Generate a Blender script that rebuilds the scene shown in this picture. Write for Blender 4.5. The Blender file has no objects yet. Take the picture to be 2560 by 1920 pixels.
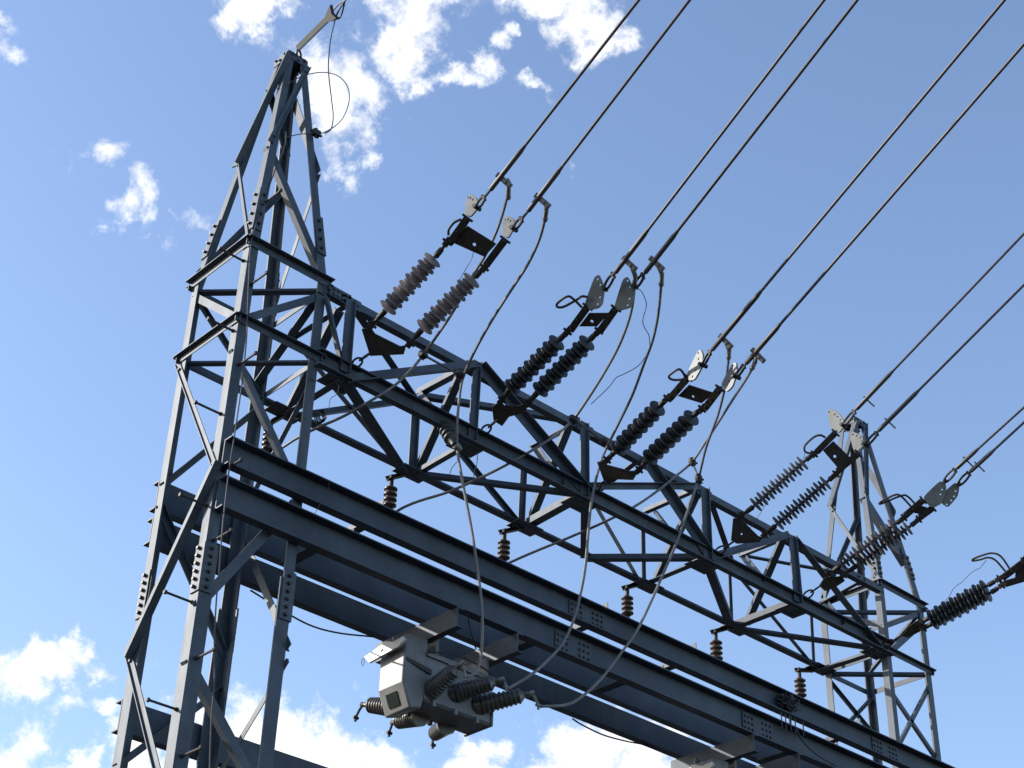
import bpy, math, random
from mathutils import Vector as V, Matrix
random.seed(4)
U = 0.52                                  # metres per tower unit
F = 4136.936                              # focal length in photo pixels (2560 wide)
yaw, pitch, roll = 0.73314, 0.58822, 0.033394
CU = (-8.319, -14.155, -11.534)           # camera, tower units, origin = near leg at lower ring
Z0 = 1.6 - CU[2]*U                        # ground is z = 0, eye height 1.6 m
SY, Z1, LX, ZFH, RZ = 1.247, 1.169, 12.807, 1.08, -0.04
SXL, SXR = 1.2, 1.223
G1T, G1B, G2T, G2B = -1.70, -2.055, -2.215, -2.61

cy_, sy_, cp_, sp_ = math.cos(yaw), math.sin(yaw), math.cos(pitch), math.sin(pitch)
FW = V((sy_*cp_, cy_*cp_, sp_)); _r = V((cy_, -sy_, 0)); _u = _r.cross(FW)
RT = _r*math.cos(roll)+_u*math.sin(roll); UP = _u*math.cos(roll)-_r*math.sin(roll)
CAM = V(CU)*U+V((0, 0, Z0))

# ------------------------------------------------------------------ camera
C = bpy.context.scene.collection
cd = bpy.data.cameras.new('camera'); cam = bpy.data.objects.new('camera', cd); C.objects.link(cam)
m = Matrix((RT, UP, -FW)).transposed().to_4x4(); m.translation = CAM; cam.matrix_world = m
cd.lens = F/2560*36; cd.sensor_width = 36; cd.clip_start = 0.05; cd.clip_end = 5000
bpy.context.scene.camera = cam
vs = bpy.context.scene.view_settings
bpy.context.scene.display_settings.display_device = 'sRGB'
vs.view_transform = 'Standard'; vs.look = 'None'; vs.exposure = 1.4; vs.gamma = 1.0; vs.use_curve_mapping = False

def ray(u, v):
    return (FW+RT*((u-1280)/F)+UP*(-(v-960)/F)).normalized()
def at(u, v, y):                          # photo pixel -> point on the upright plane y (tower units)
    r = ray(u, v); return CAM+r*((y*U-CAM.y)/r.y)
def atx(u, v, x):
    r = ray(u, v); return CAM+r*((x*U-CAM.x)/r.x)
def atz(u, v, z):
    r = ray(u, v); return CAM+r*((z*U+Z0-CAM.z)/r.z)
def P(x, y, z): return V((x*U, y*U, z*U+Z0))
def px(p):
    q = p-CAM; w = q.dot(FW); return (1280+F*q.dot(RT)/w, 960-F*q.dot(UP)/w)

# ------------------------------------------------------------------ sun and sky
SUN_EL, SUN_AZ = math.radians(25), math.radians(-43)      # azimuth from +Y towards +X
sdir = V((math.sin(SUN_AZ)*math.cos(SUN_EL), math.cos(SUN_AZ)*math.cos(SUN_EL), math.sin(SUN_EL)))
ld = bpy.data.lights.new('sun', 'SUN'); ld.energy = 2.5; ld.angle = math.radians(0.53); ld.color = (1, 0.95, 0.88)
lo = bpy.data.objects.new('sun', ld); C.objects.link(lo); lo.rotation_euler = sdir.to_track_quat('Z', 'Y').to_euler(); lo.location = (0, 0, 60)

world = bpy.data.worlds.new('World'); bpy.context.scene.world = world; world.use_nodes = True
nt = world.node_tree; N, LK = nt.nodes, nt.links
bg = N['Background']
sky = N.new('ShaderNodeTexSky'); sky.sky_type = 'NISHITA'; sky.sun_disc = False
sky.sun_elevation = SUN_EL; sky.sun_rotation = SUN_AZ; sky.air_density = 1.0; sky.dust_density = 0.7; sky.ozone_density = 1.2
SKY_STRENGTH = 0.11
hs = N.new('ShaderNodeHueSaturation'); hs.inputs['Hue'].default_value = 0.505; hs.inputs['Saturation'].default_value = 1.03; hs.inputs['Value'].default_value = 1.0
LK.new(sky.outputs[0], hs.inputs['Color'])
tc = N.new('ShaderNodeTexCoord')
def math_(op, a, b=None, clamp=False):
    n = N.new('ShaderNodeMath'); n.operation = op; n.use_clamp = clamp
    for i, x in enumerate((a, b)):
        if x is None: continue
        if isinstance(x, (int, float)): n.inputs[i].default_value = x
        else: LK.new(x, n.inputs[i])
    return n.outputs[0]
def noise(scale, detail, rough, off=(0, 0, 0), dist=0.0):
    mp = N.new('ShaderNodeMapping'); mp.inputs['Location'].default_value = off
    LK.new(tc.outputs['Generated'], mp.inputs['Vector'])
    n = N.new('ShaderNodeTexNoise'); n.inputs['Scale'].default_value = scale; n.inputs['Detail'].default_value = detail
    n.inputs['Roughness'].default_value = rough; n.inputs['Distortion'].default_value = dist
    LK.new(mp.outputs[0], n.inputs['Vector']); return n.outputs['Fac']
# cumulus banks: centre, half-width, half-height (photo pixels, turned into sky directions), weight
CLOUDS = [(590, 5, 75, 55, 1.0), (690, 0, 70, 40, .8), (640, -40, 120, 60, 1), (1000, 50, 90, 110, 1.0), (1040, 150, 60, 60, .85), (1010, -40, 150, 80, 1.0),
 (1085, 185, 60, 40, .8), (1150, 178, 60, 40, .9), (1215, 135, 45, 60, .88), (1275, 75, 40, 45, .82), (1320, 205, 75, 25, .6), (1470, 30, 90, 80, 1.0), (1400, -40, 160, 70, 1.0),
 (1525, 95, 40, 60, .8), (1555, 40, 40, 60, .8), (840, 260, 110, 110, 1.05), (905, 285, 50, 60, .9), (845, 375, 60, 90, .9), (880, 455, 45, 50, .62),
 (885, 185, 40, 45, .7), (820, 200, 40, 60, .5), (295, 410, 55, 45, .56), (275, 515, 60, 45, .60), (355, 490, 50, 70, .58), (525, 510, 55, 45, .60), (465, 550, 45, 40, .55), (490, 590, 25, 30, .45),
 (30, 45, 80, 40, .66), (70, 140, 40, 40, .45), (1622, 345, 28, 28, .42), (1460, 455, 20, 25, .3),
 (100, 1690, 80, 55, 1.0), (45, 1720, 60, 40, .8), (195, 1670, 55, 35, .75), (150, 1770, 70, 25, .5), (265, 1775, 60, 40, .8), (310, 1830, 40, 50, .7),
 (20, 1900, 90, 70, 1.0), (60, 1960, 160, 60, 1.0), (205, 1925, 60, 45, 1.0), (370, 1890, 90, 80, 1.0), (440, 1960, 200, 70, 1.0),
 (600, 1790, 100, 70, 1.0), (700, 1850, 110, 80, 1.0), (830, 1880, 110, 80, 1.0), (940, 1915, 80, 60, 1.0), (520, 1770, 60, 70, .9), (650, 1950, 300, 80, 1.0), (800, 1980, 300, 70, 1.0),
 (815, 1785, 30, 18, .5), (1185, 1900, 55, 40, .85), (1250, 1860, 55, 45, .75), (1210, 1960, 150, 50, 1.0), (1350, 1920, 60, 60, .9), (1450, 1890, 100, 70, 1.0), (1580, 1850, 110, 80, 1.0), (1660, 1880, 110, 90, 1.0), (1500, 1970, 260, 70, 1.0),
 (1115, 1830, 30, 20, .4), (1300, 1800, 30, 20, .35), (800, 455, 60, 60, .25), (1380, 250, 40, 25, .3), (1000, 420, 50, 30, .2)]
wn = N.new('ShaderNodeTexNoise'); wn.inputs['Scale'].default_value = 17; wn.inputs['Detail'].default_value = 7; wn.inputs['Roughness'].default_value = 0.62
LK.new(tc.outputs['Generated'], wn.inputs['Vector'])
ws = N.new('ShaderNodeVectorMath'); ws.operation = 'MULTIPLY_ADD'; LK.new(wn.outputs['Color'], ws.inputs[0]); ws.inputs[1].default_value = (.085, .085, .085); ws.inputs[2].default_value = (-.0425, -.0425, -.0425)
wv = N.new('ShaderNodeVectorMath'); wv.operation = 'ADD'; LK.new(tc.outputs['Generated'], wv.inputs[0]); LK.new(ws.outputs[0], wv.inputs[1])
acc = None
for (u, v, a, b, w) in CLOUDS:
    r0 = ray(u, v); e1 = (ray(u+1, v)-r0)*1.0; e2 = (ray(u, v+1)-r0)*1.0
    # elliptical distance in sky directions
    k1 = e1/(e1.dot(e1)*a); k2 = e2/(e2.dot(e2)*b)
    d1 = N.new('ShaderNodeVectorMath'); d1.operation = 'DOT_PRODUCT'; LK.new(wv.outputs[0], d1.inputs[0]); d1.inputs[1].default_value = k1
    d2 = N.new('ShaderNodeVectorMath'); d2.operation = 'DOT_PRODUCT'; LK.new(wv.outputs[0], d2.inputs[0]); d2.inputs[1].default_value = k2
    x = math_('SUBTRACT', d1.outputs['Value'], r0.dot(k1)); y = math_('SUBTRACT', d2.outputs['Value'], r0.dot(k2))
    s = math_('ADD', math_('MULTIPLY', x, x), math_('MULTIPLY', y, y))
    g = math_('POWER', 2.718, math_('MULTIPLY', s, -0.75)); g = math_('MULTIPLY', g, w)
    acc = g if acc is None else math_('MAXIMUM', acc, g)
# keep them in front of the camera's half of the sky only
fwd = N.new('ShaderNodeVectorMath'); fwd.operation = 'DOT_PRODUCT'; LK.new(tc.outputs['Generated'], fwd.inputs[0]); fwd.inputs[1].default_value = FW
acc = math_('MULTIPLY', acc, math_('GREATER_THAN', fwd.outputs['Value'], 0.3))
n1 = noise(24, 11, 0.68, (3.1, 0.4, 1.7), 0.35); n2 = noise(75, 6, 0.6, (0.3, 2.2, 5.1), 0.2); n3 = noise(4.5, 8, 0.6, (7, 1, 2))
nn = math_('ADD', math_('MULTIPLY', n1, 0.78), math_('MULTIPLY', n2, 0.22))
den = math_('ADD', math_('MULTIPLY', acc, 1.0), math_('MULTIPLY', math_('SUBTRACT', nn, 0.5), 2.5))
# elsewhere in the sky: scattered cumulus of the same weather
away = math_('LESS_THAN', fwd.outputs['Value'], 0.80)
far = math_('MULTIPLY', math_('SUBTRACT', n3, 0.58), 5.0)
den = math_('MAXIMUM', den, math_('MULTIPLY', far, away))
mr = N.new('ShaderNodeMapRange'); mr.interpolation_type = 'SMOOTHSTEP'; LK.new(den, mr.inputs['Value'])
mr.inputs['From Min'].default_value = 0.30; mr.inputs['From Max'].default_value = 0.92
mixs = N.new('ShaderNodeMix'); mixs.data_type = 'RGBA'
veil = N.new('ShaderNodeMix'); veil.data_type = 'RGBA'; veil.inputs['Factor'].default_value = 0.0
sc_ = N.new('ShaderNodeVectorMath'); sc_.operation = 'SCALE'; LK.new(hs.outputs[0], sc_.inputs[0]); sc_.inputs['Scale'].default_value = SKY_STRENGTH
LK.new(sc_.outputs[0], veil.inputs['A']); veil.inputs['B'].default_value = (.55, .62, .8, 1)
LK.new(veil.outputs['Result'], mixs.inputs['A']); 
shade = N.new('ShaderNodeMapRange'); LK.new(noise(34, 6, .55, (1, 4, 2.3)), shade.inputs['Value']); shade.inputs['From Min'].default_value = .42; shade.inputs['From Max'].default_value = .62
cc_ = N.new('ShaderNodeMix'); cc_.data_type = 'RGBA'; LK.new(shade.outputs[0], cc_.inputs['Factor']); cc_.inputs['A'].default_value = (.42, .425, .44, 1); cc_.inputs['B'].default_value = (.52, .52, .52, 1)
LK.new(cc_.outputs['Result'], mixs.inputs['B'])
mixs.inputs['B'].default_value = (.42, .42, .43, 1); LK.new(mr.outputs[0], mixs.inputs['Factor'])
LK.new(mixs.outputs['Result'], bg.inputs['Color']); bg.inputs['Strength'].default_value = 1.0
world.cycles.sampling_method = 'MANUAL'; world.cycles.sample_map_resolution = 512

# ------------------------------------------------------------------ materials
def mat(name, c1, c2, rough=.5, metal=0.0, scale=14, spec=.5, streak=0, bump=0.0, trans=0.0):
    mt = bpy.data.materials.new(name); mt.use_nodes = True; t = mt.node_tree; b = t.nodes['Principled BSDF']
    tcn = t.nodes.new('ShaderNodeTexCoord'); mp = t.nodes.new('ShaderNodeMapping')
    mp.inputs['Scale'].default_value = (scale, scale, scale*(0.25 if streak else 1)); t.links.new(tcn.outputs['Object'], mp.inputs[0])
    n = t.nodes.new('ShaderNodeTexNoise'); n.inputs['Detail'].default_value = 6; n.inputs['Roughness'].default_value = .65; n.inputs['Scale'].default_value = 1
    t.links.new(mp.outputs[0], n.inputs['Vector'])
    cr = t.nodes.new('ShaderNodeValToRGB'); cr.color_ramp.elements[0].position = .34; cr.color_ramp.elements[1].position = .68
    cr.color_ramp.elements[0].color = (*c1, 1); cr.color_ramp.elements[1].color = (*c2, 1); t.links.new(n.outputs['Fac'], cr.inputs[0])
    n2_ = t.nodes.new('ShaderNodeTexNoise'); n2_.inputs['Scale'].default_value = 2.6; n2_.inputs['Detail'].default_value = 9; n2_.inputs['Roughness'].default_value = .75; t.links.new(tcn.outputs['Object'], n2_.inputs['Vector'])
    r2_ = t.nodes.new('ShaderNodeMapRange'); r2_.inputs['From Min'].default_value = .35; r2_.inputs['From Max'].default_value = .68; r2_.inputs['To Min'].default_value = .62; r2_.inputs['To Max'].default_value = 1.25; t.links.new(n2_.outputs['Fac'], r2_.inputs['Value'])
    ml = t.nodes.new('ShaderNodeVectorMath'); ml.operation = 'SCALE'; t.links.new(cr.outputs[0], ml.inputs[0]); t.links.new(r2_.outputs[0], ml.inputs['Scale'])
    last = ml.outputs[0]
    if streak:                                # rust bleeding from joints and bird-lime spots
        n3_ = t.nodes.new('ShaderNodeTexNoise'); n3_.inputs['Scale'].default_value = 5.5; n3_.inputs['Detail'].default_value = 8; n3_.inputs['Roughness'].default_value = .7
        m3 = t.nodes.new('ShaderNodeMapping'); m3.inputs['Scale'].default_value = (1, 1, .4); m3.inputs['Location'].default_value = (3, 1, 7); t.links.new(tcn.outputs['Object'], m3.inputs[0]); t.links.new(m3.outputs[0], n3_.inputs['Vector'])
        r3_ = t.nodes.new('ShaderNodeMapRange'); r3_.inputs['From Min'].default_value = .58; r3_.inputs['From Max'].default_value = .72; r3_.inputs['To Max'].default_value = .75; t.links.new(n3_.outputs['Fac'], r3_.inputs['Value'])
        mx_ = t.nodes.new('ShaderNodeMix'); mx_.data_type = 'RGBA'; t.links.new(r3_.outputs[0], mx_.inputs['Factor']); t.links.new(last, mx_.inputs['A']); mx_.inputs['B'].default_value = (c1[0]*1.5, c1[1]*.95, c1[2]*.6, 1); last = mx_.outputs['Result']
    t.links.new(last, b.inputs['Base Color'])
    b.inputs['Metallic'].default_value = metal; b.inputs['Specular IOR Level'].default_value = spec
    rr = t.nodes.new('ShaderNodeMapRange'); rr.inputs['To Min'].default_value = rough-.1; rr.inputs['To Max'].default_value = rough+.12
    t.links.new(n.outputs['Fac'], rr.inputs['Value']); t.links.new(rr.outputs[0], b.inputs['Roughness'])
    if bump:
        bp = t.nodes.new('ShaderNodeBump'); bp.inputs['Strength'].default_value = bump; bp.inputs['Distance'].default_value = .01
        t.links.new(n.outputs['Fac'], bp.inputs['Height']); t.links.new(bp.outputs[0], b.inputs['Normal'])
    if trans:
        tr = t.nodes.new('ShaderNodeBsdfTranslucent'); t.links.new(cr.outputs[0], tr.inputs[0])
        mx = t.nodes.new('ShaderNodeMixShader'); mx.inputs[0].default_value = trans
        t.links.new(b.outputs[0], mx.inputs[1]); t.links.new(tr.outputs[0], mx.inputs[2]); t.links.new(mx.outputs[0], t.nodes['Material Output'].inputs[0])
    return mt
M = dict(
 galv=mat('weathered_galvanised', (.036, .052, .075), (.074, .092, .115), .6, .1, 9, streak=1, bump=.1),
 galv2=mat('bright_galvanised', (.10, .105, .105), (.15, .153, .15), .5, .1, 16),
 girder=mat('girder_galvanised', (.024, .038, .058), (.048, .064, .088), .6, .1, 5, streak=1, bump=.1),
 hard=mat('rusty_hardware', (.018, .014, .013), (.04, .032, .028), .6, .2, 30),
 bolt=mat('dark_bolt', (.03, .03, .03), (.06, .055, .05), .5, .3, 60),
 alu=mat('aluminium_strand', (.05, .047, .055), (.09, .083, .088), .5, .2, 60),
 jump=mat('jumper_strand', (.12, .115, .115), (.19, .18, .178), .5, .2, 60),
 alu2=mat('aluminium_clamp', (.17, .17, .175), (.25, .245, .24), .45, .2, 40),
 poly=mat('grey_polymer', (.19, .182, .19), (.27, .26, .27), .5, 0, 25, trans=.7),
 poly_lit=mat('lit_grey_polymer', (.32, .30, .31), (.42, .39, .405), .5, 0, 25, trans=.72),  # same grey polymer, lightened so the colour carries the lit look
 poly_shaded=mat('shaded_grey_polymer', (.022, .027, .033), (.04, .043, .05), .5, 0, 25, trans=.12),  # same grey polymer, darkened: shade on the sheds put into the colour
 core=mat('dark_core', (.02, .02, .022), (.04, .038, .04), .5, 0, 30),
 porc=mat('brown_porcelain', (.028, .017, .015), (.05, .028, .022), .25, 0, 20),
 gpor=mat('grey_porcelain', (.05, .048, .047), (.085, .08, .077), .3, 0, 20),
 paint=mat('grey_tank_paint', (.115, .118, .126), (.15, .152, .156), .5, 0, 7, streak=1),
 white=mat('pale_lever', (.34, .33, .32), (.42, .40, .385), .4, 0, 30),
 glass=mat('dark_window', (.01, .014, .014), (.02, .03, .028), .1, 0, 8),
 ground=mat('gravel_ground', (.014, .014, .013), (.032, .031, .028), .9, 0, 1.3, bump=.4),
 rag=mat('pale_blue_clamp', (.4, .52, .58), (.55, .65, .7), .5, .2, 30),
 wire=mat('black_cable', (.012, .012, .014), (.03, .03, .032), .5, 0, 30))

# ------------------------------------------------------------------ helpers
class MB:
    def __init__(s): s.v, s.f, s.alt = [], [], []
    def add(s, vs_, fs):
        o = len(s.v); s.v += [V(x) for x in vs_]; s.f += [tuple(i+o for i in f) for f in fs]
    def extrude(s, prof, vec):            # closed planar profile (list of points) swept by vec
        n = len(prof); a = [V(p) for p in prof]; b = [p+vec for p in a]
        s.add(a+b, [tuple(range(n))[::-1], tuple(range(n, 2*n))]+[(i, (i+1) % n, n+(i+1) % n, n+i) for i in range(n)])
    def angle(s, p, q, w, n, t=None, side=1, centre=True, w2=None):
        a = (q-p).normalized(); n = (n-a*n.dot(a)).normalized(); f = a.cross(n).normalized()*side
        t = t or max(.006, w*.11); w2 = w2 or w
        o = p-f*(w/2 if centre else 0)
        s.extrude([o, o+f*w, o+f*w+n*t, o+f*t+n*t, o+f*t+n*w2, o+n*w2], q-p)
    def channel(s, p, q, h, b, n, t=.01, up=V((0, 0, 1))):   # p,q on the bottom-web corner, flanges towards n
        prof = [p, p+n*b, p+n*b+up*t, p+n*t+up*t, p+n*t+up*(h-t), p+n*b+up*(h-t), p+n*b+up*h, p+up*h]
        s.extrude(prof, q-p)
    def box(s, c, ex, ey, ez):            # centre and half-axis vectors
        vs_ = [c+ex*i+ey*j+ez*k for i in (-1, 1) for j in (-1, 1) for k in (-1, 1)]
        s.add(vs_, [(0, 1, 3, 2), (4, 6, 7, 5), (0, 4, 5, 1), (2, 3, 7, 6), (0, 2, 6, 4), (1, 5, 7, 3)])
    def lathe(s, p, q, prof, seg=16):     # prof: (t along p->q in metres, radius)
        a = (q-p).normalized(); e = a.orthogonal().normalized(); g = a.cross(e)
        o = len(s.v); k = len(prof)
        for (t, r) in prof:
            for i in range(seg):
                th = 2*math.pi*i/seg; s.v.append(p+a*t+(e*math.cos(th)+g*math.sin(th))*r)
        for j in range(k-1):
            for i in range(seg):
                s.f.append((o+j*seg+i, o+j*seg+(i+1) % seg, o+(j+1)*seg+(i+1) % seg, o+(j+1)*seg+i))
        s.f.append(tuple(o+i for i in range(seg))[::-1]); s.f.append(tuple(o+(k-1)*seg+i for i in range(seg)))
    def rod(s, p, q, r, seg=10): s.lathe(p, q, [(0, r), ((q-p).length, r)], seg)
    def bolt(s, p, n, r=.011, h=.016): s.lathe(p-n*.004, p+n*h, [(0, r*1.25), (.006, r*1.25), (.006, r), (h, r*.9)], 6)
    def tube(s, pts, r, seg=8):
        pts = [V(x) for x in pts]; n = len(pts); o = len(s.v)
        t0 = (pts[1]-pts[0]).normalized(); e = t0.orthogonal().normalized()
        for i, x in enumerate(pts):
            t = (pts[min(i+1, n-1)]-pts[max(i-1, 0)]).normalized(); e = (e-t*e.dot(t)).normalized(); g = t.cross(e)
            rr = r[i] if isinstance(r, list) else r
            for j in range(seg):
                th = 2*math.pi*j/seg; s.v.append(x+(e*math.cos(th)+g*math.sin(th))*rr)
        for i in range(n-1):
            for j in range(seg):
                s.f.append((o+i*seg+j, o+i*seg+(j+1) % seg, o+(i+1)*seg+(j+1) % seg, o+(i+1)*seg+j))
        s.f.append(tuple(o+j for j in range(seg))[::-1]); s.f.append(tuple(o+(n-1)*seg+j for j in range(seg)))
    def join(s, o):                        # add another builder's shapes with the second material
        k = len(s.v); n = len(s.f); s.v += o.v; s.f += [tuple(i+k for i in f) for f in o.f]; s.alt += range(n, len(s.f)); return s
    def build(s, name, m_, parent=None, smooth=False, m2=None):
        me = bpy.data.meshes.new(name); base = parent_loc(parent)
        me.from_pydata([x-base for x in s.v], [], s.f); me.update()
        if smooth:
            for p_ in me.polygons: p_.use_smooth = True
            me.set_sharp_from_angle(angle=math.radians(40))
        o = link(name, me, m_, parent)
        if m2:
            me.materials.append(m2)
            for i in s.alt: me.polygons[i].material_index = 1
        return o
def parent_loc(p):
    o = V((0, 0, 0))
    while p is not None: o = o+p.location; p = p.parent
    return o
def link(name, me, m_, parent=None):
    o = bpy.data.objects.new(name, me); C.objects.link(o)
    if m_: me.materials.append(m_)
    if parent is not None: o.parent = parent
    return o
def tag(o, label, cat, group=None):
    o['label'] = label; o['category'] = cat
    if group: o['group'] = group
    return o
def thing(name, loc, label, cat, group=None):
    o = bpy.data.objects.new(name, None); C.objects.link(o); o.location = loc; o.empty_display_size = .1
    return tag(o, label, cat, group)
def spline(pts, n=8):
    pts = [V(p) for p in pts]; out = []
    q = [pts[0]*2-pts[1]]+pts+[pts[-1]*2-pts[-2]]
    for i in range(1, len(q)-2):
        a, b, c, d = q[i-1:i+3]
        for k in range(n):
            t = k/n; out.append(.5*((2*b)+(c-a)*t+(2*a-5*b+4*c-d)*t*t+(3*b-a-3*c+d)*t**3))
    return out+[pts[-1]]
def plate(name, pts, holes, th, m_, parent, n=None):      # planar plate from 3-D outline, with round holes (point, radius)
    o = sum(pts, V((0, 0, 0)))/len(pts)
    if n is None:
        n = V((0, 0, 0))
        for i in range(len(pts)): n += (pts[i]-o).cross(pts[(i+1) % len(pts)]-o)
    n = n.normalized(); ex = (pts[0]-o); ex = (ex-n*ex.dot(n)).normalized(); ey = n.cross(ex)
    cu = bpy.data.curves.new(name, 'CURVE'); cu.dimensions = '2D'; cu.fill_mode = 'BOTH'; cu.extrude = th/2; cu.bevel_depth = min(.0012, th*.2); cu.bevel_resolution = 1
    def poly(pp):
        sp = cu.splines.new('POLY'); sp.points.add(len(pp)-1); sp.use_cyclic_u = True
        for k, (x, y) in enumerate(pp): sp.points[k].co = (x, y, 0, 1)
    poly([((p-o).dot(ex), (p-o).dot(ey)) for p in pts])
    for (h, r) in holes:
        x, y = (h-o).dot(ex), (h-o).dot(ey); poly([(x+r*math.cos(-a*math.pi/5), y+r*math.sin(-a*math.pi/5)) for a in range(10)])
    tmp = bpy.data.objects.new('tmp', cu); C.objects.link(tmp); dg = bpy.context.evaluated_depsgraph_get()
    me = bpy.data.meshes.new_from_object(tmp.evaluated_get(dg)); bpy.data.objects.remove(tmp); bpy.data.curves.remove(cu)
    mt = Matrix((ex, ey, n)).transposed().to_4x4(); mt.translation = o-parent_loc(parent); me.transform(mt); me.name = name
    me.materials.clear(); return link(name, me, m_, parent)
def round_poly(pts, it=2, q=.25):
    for _ in range(it):
        out = []
        for i in range(len(pts)):
            a, b = pts[i], pts[(i+1) % len(pts)]; out += [a.lerp(b, q), a.lerp(b, 1-q)]
        pts = out
    return pts

# ------------------------------------------------------------------ ground
mb = MB(); mb.add([(-1500, -1500, 0), (1500, -1500, 0), (1500, 1500, 0), (-1500, 1500, 0)], [(0, 1, 2, 3)])
g = mb.build('ground', M['ground']); g['kind'] = 'structure'

# ------------------------------------------------------------------ towers
NX, NY, NZ = V((1, 0, 0)), V((0, 1, 0)), V((0, 0, 1))
class Tower:
    def __init__(s, x0, sx, zt, hc):
        s.x0, s.sx, s.zt, s.hc = x0, sx, zt, hc
        s.sg = {'A': (-1, 1), 'B': (-1, -1), 'C': (1, -1), 'D': (1, 1)}
    def pt(s, k, z):
        a, b = s.sg[k]; cx, cyy = s.x0+s.sx/2, SY/2
        if z <= Z1: f = 0
        else: f = (z-Z1)/(s.zt-Z1)
        hx = s.sx/2*(1-f)+s.hc*f; hy = SY/2*(1-f)+s.hc*f
        return P(cx+a*hx, cyy+b*hy, z)
    def v(s, k, row):                      # point of a leg seen at that photo row
        lo_, hi = -13.0, s.zt
        for _ in range(50):
            mid = (lo_+hi)/2
            if px(s.pt(k, mid))[1] > row: lo_ = mid
            else: hi = mid
        return s.pt(k, lo_)
def axis_z(x, y, row):
    lo_, hi = 0, 9
    for _ in range(50):
        mid = (lo_+hi)/2
        if px(P(x, y, mid))[1] > row: lo_ = mid
        else: hi = mid
    return lo_
TL = Tower(0, SXL, axis_z(.6, SY/2, 156), .15)
TR = Tower(LX, SXR, axis_z(LX+.61, SY/2, 1058), .15)
FN = {'AB': (-NX), 'BC': (-NY), 'CD': NX, 'AD': NY, 'AC': NZ, 'BD': NZ}
def build_tower(T, label, braces, rings, splices, steps, LWU=(.175, .14, .10)):
    root = thing('lattice_tower', P(T.x0+T.sx/2, SY/2, -Z0/U), label, 'lattice tower', 'lattice towers of the gantry')
    LW = LWU[0]*U
    for k, (a, b) in T.sg.items():
        fx, fy = V((-a, 0, 0)), V((0, -b, 0)); mb = MB(); t = .011
        zsp = -3.05
        zs = [(-Z0/U, LWU[0]), (zsp, LWU[0]), (zsp+.002, LWU[1]), (Z1, LWU[1]*.95), (T.zt, LWU[2])]; rings_ = []
        for z, w in zs:
            w *= U; o = T.pt(k, z)
            rings_.append([o, o+fx*w, o+fx*w+fy*t, o+fx*t+fy*t, o+fx*t+fy*w, o+fy*w])
        n = 6; o_ = sum(rings_, []); fs = [tuple(range(n))[::-1], tuple(range(4*n, 5*n))]
        for i in range(4): fs += [(i*n+j, i*n+(j+1) % n, (i+1)*n+(j+1) % n, (i+1)*n+j) for j in range(n)]
        mb.add(o_, fs)
        mb.build('leg', M['galv'], root)
    for (k1, p1, k2, p2, w, out, side) in braces:
        key = ''.join(sorted(k1+k2)); n = FN[key]
        p, q = T.v(k1, p1), T.v(k2, p2); d = (q-p).normalized()
        off = n*(.003 if out else -.014)
        mb = MB(); over = .03 if out else -.01
        mb.angle(p-d*over+off, q+d*over+off, w*U, n if out else -n, side=side, w2=w*U*(.45 if out else .8))
        for e in (p+d*.05, q-d*.05): mb.bolt(e+off+n*(.006 if out else .0), n)
        mb.build('brace', M['galv'], root)
    for (k1, k2, z, w, out) in rings:
        key = ''.join(sorted(k1+k2)); n = FN[key]
        p, q = T.pt(k1, z), T.pt(k2, z); d = (q-p).normalized()
        mb = MB()
        if key == 'AC': mb.angle(p+d*.05-NZ*.02, q-d*.05-NZ*.02, w*U, NZ)
        else: mb.angle(p-d*.03+n*.003, q+d*.03+n*.003, w*U*.9, n, side=1 if n.cross(d).z > 0 else -1, w2=w*U*.75)
        mb.build('brace', M['galv'], root)
    for (k, r1, r2, nb) in splices:
        p, q = T.v(k, r1), T.v(k, r2); a, b = T.sg[k]; fx, fy = V((-a, 0, 0)), V((0, -b, 0)); mb = MB()
        t = .009; w = (LW*.97 if r1 > 1200 else LWU[1]*U*.95); o1, o2 = p+V((a, b, 0))*.0095, q+V((a, b, 0))*.0095
        prof = [o1, o1+fx*w, o1+fx*w+fy*t, o1+fx*t+fy*t, o1+fx*t+fy*w, o1+fy*w]
        mb.extrude(prof, o2-o1)
        s_ = MB()
        for i in range(nb):
            c = o1.lerp(o2, (i+.6)/(nb+.2)); s_.bolt(c+fx*w*.55, V((0, b, 0)), .012, .024); s_.bolt(c+fy*w*.55, V((a, 0, 0)), .012, .024)
        mb.join(s_).build('splice_plate', M['galv'], root, False, M['bolt'])
    for (k, row, ax) in steps:
        p = T.v(k, row); a, b = T.sg[k]; mb = MB()
        if ax == 'x': p = p+V((0, -b, 0))*LW*.5; n = V((a, 0, 0))
        else: p = p+V((-a, 0, 0))*LW*.5; n = V((0, b, 0))
        mb.lathe(p-n*.02, p+n*.19, [(0, .012), (.034, .012), (.034, .0075), (.195, .0075), (.195, .014), (.21, .012)], 8)
        mb.build('step_bolt', M['hard'], root)
    # cap of four plates and a ring of bolts
    mb = MB(); hc = T.hc; top = T.zt; hh = .13
    for k1, k2 in ('AB', 'BC', 'CD', 'AD'):
        p, q = T.pt(k1, top), T.pt(k2, top); n = FN[''.join(sorted(k1+k2))]; d = (q-p).normalized()
        h2 = hh*(1 if 'B' in k1+k2 else .5); mb.box((p+q)/2+n*.008-NZ*h2*U*.42, d*((q-p).length/2+.006), n*.005, NZ*h2*U*.5)
        for i in (-.34, 0, .34): mb.bolt((p+q)/2+n*.013+d*(q-p).length*i-NZ*hh*U*(.25 if i else .65), n, .011, .02)
    mb.box(P(T.x0+T.sx/2, SY/2, top)+NZ*.01, NX*hc*U*1.05, NY*hc*U*1.05, NZ*.006)
    mb.build('peak_cap', M['galv'], root)
    return root
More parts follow.
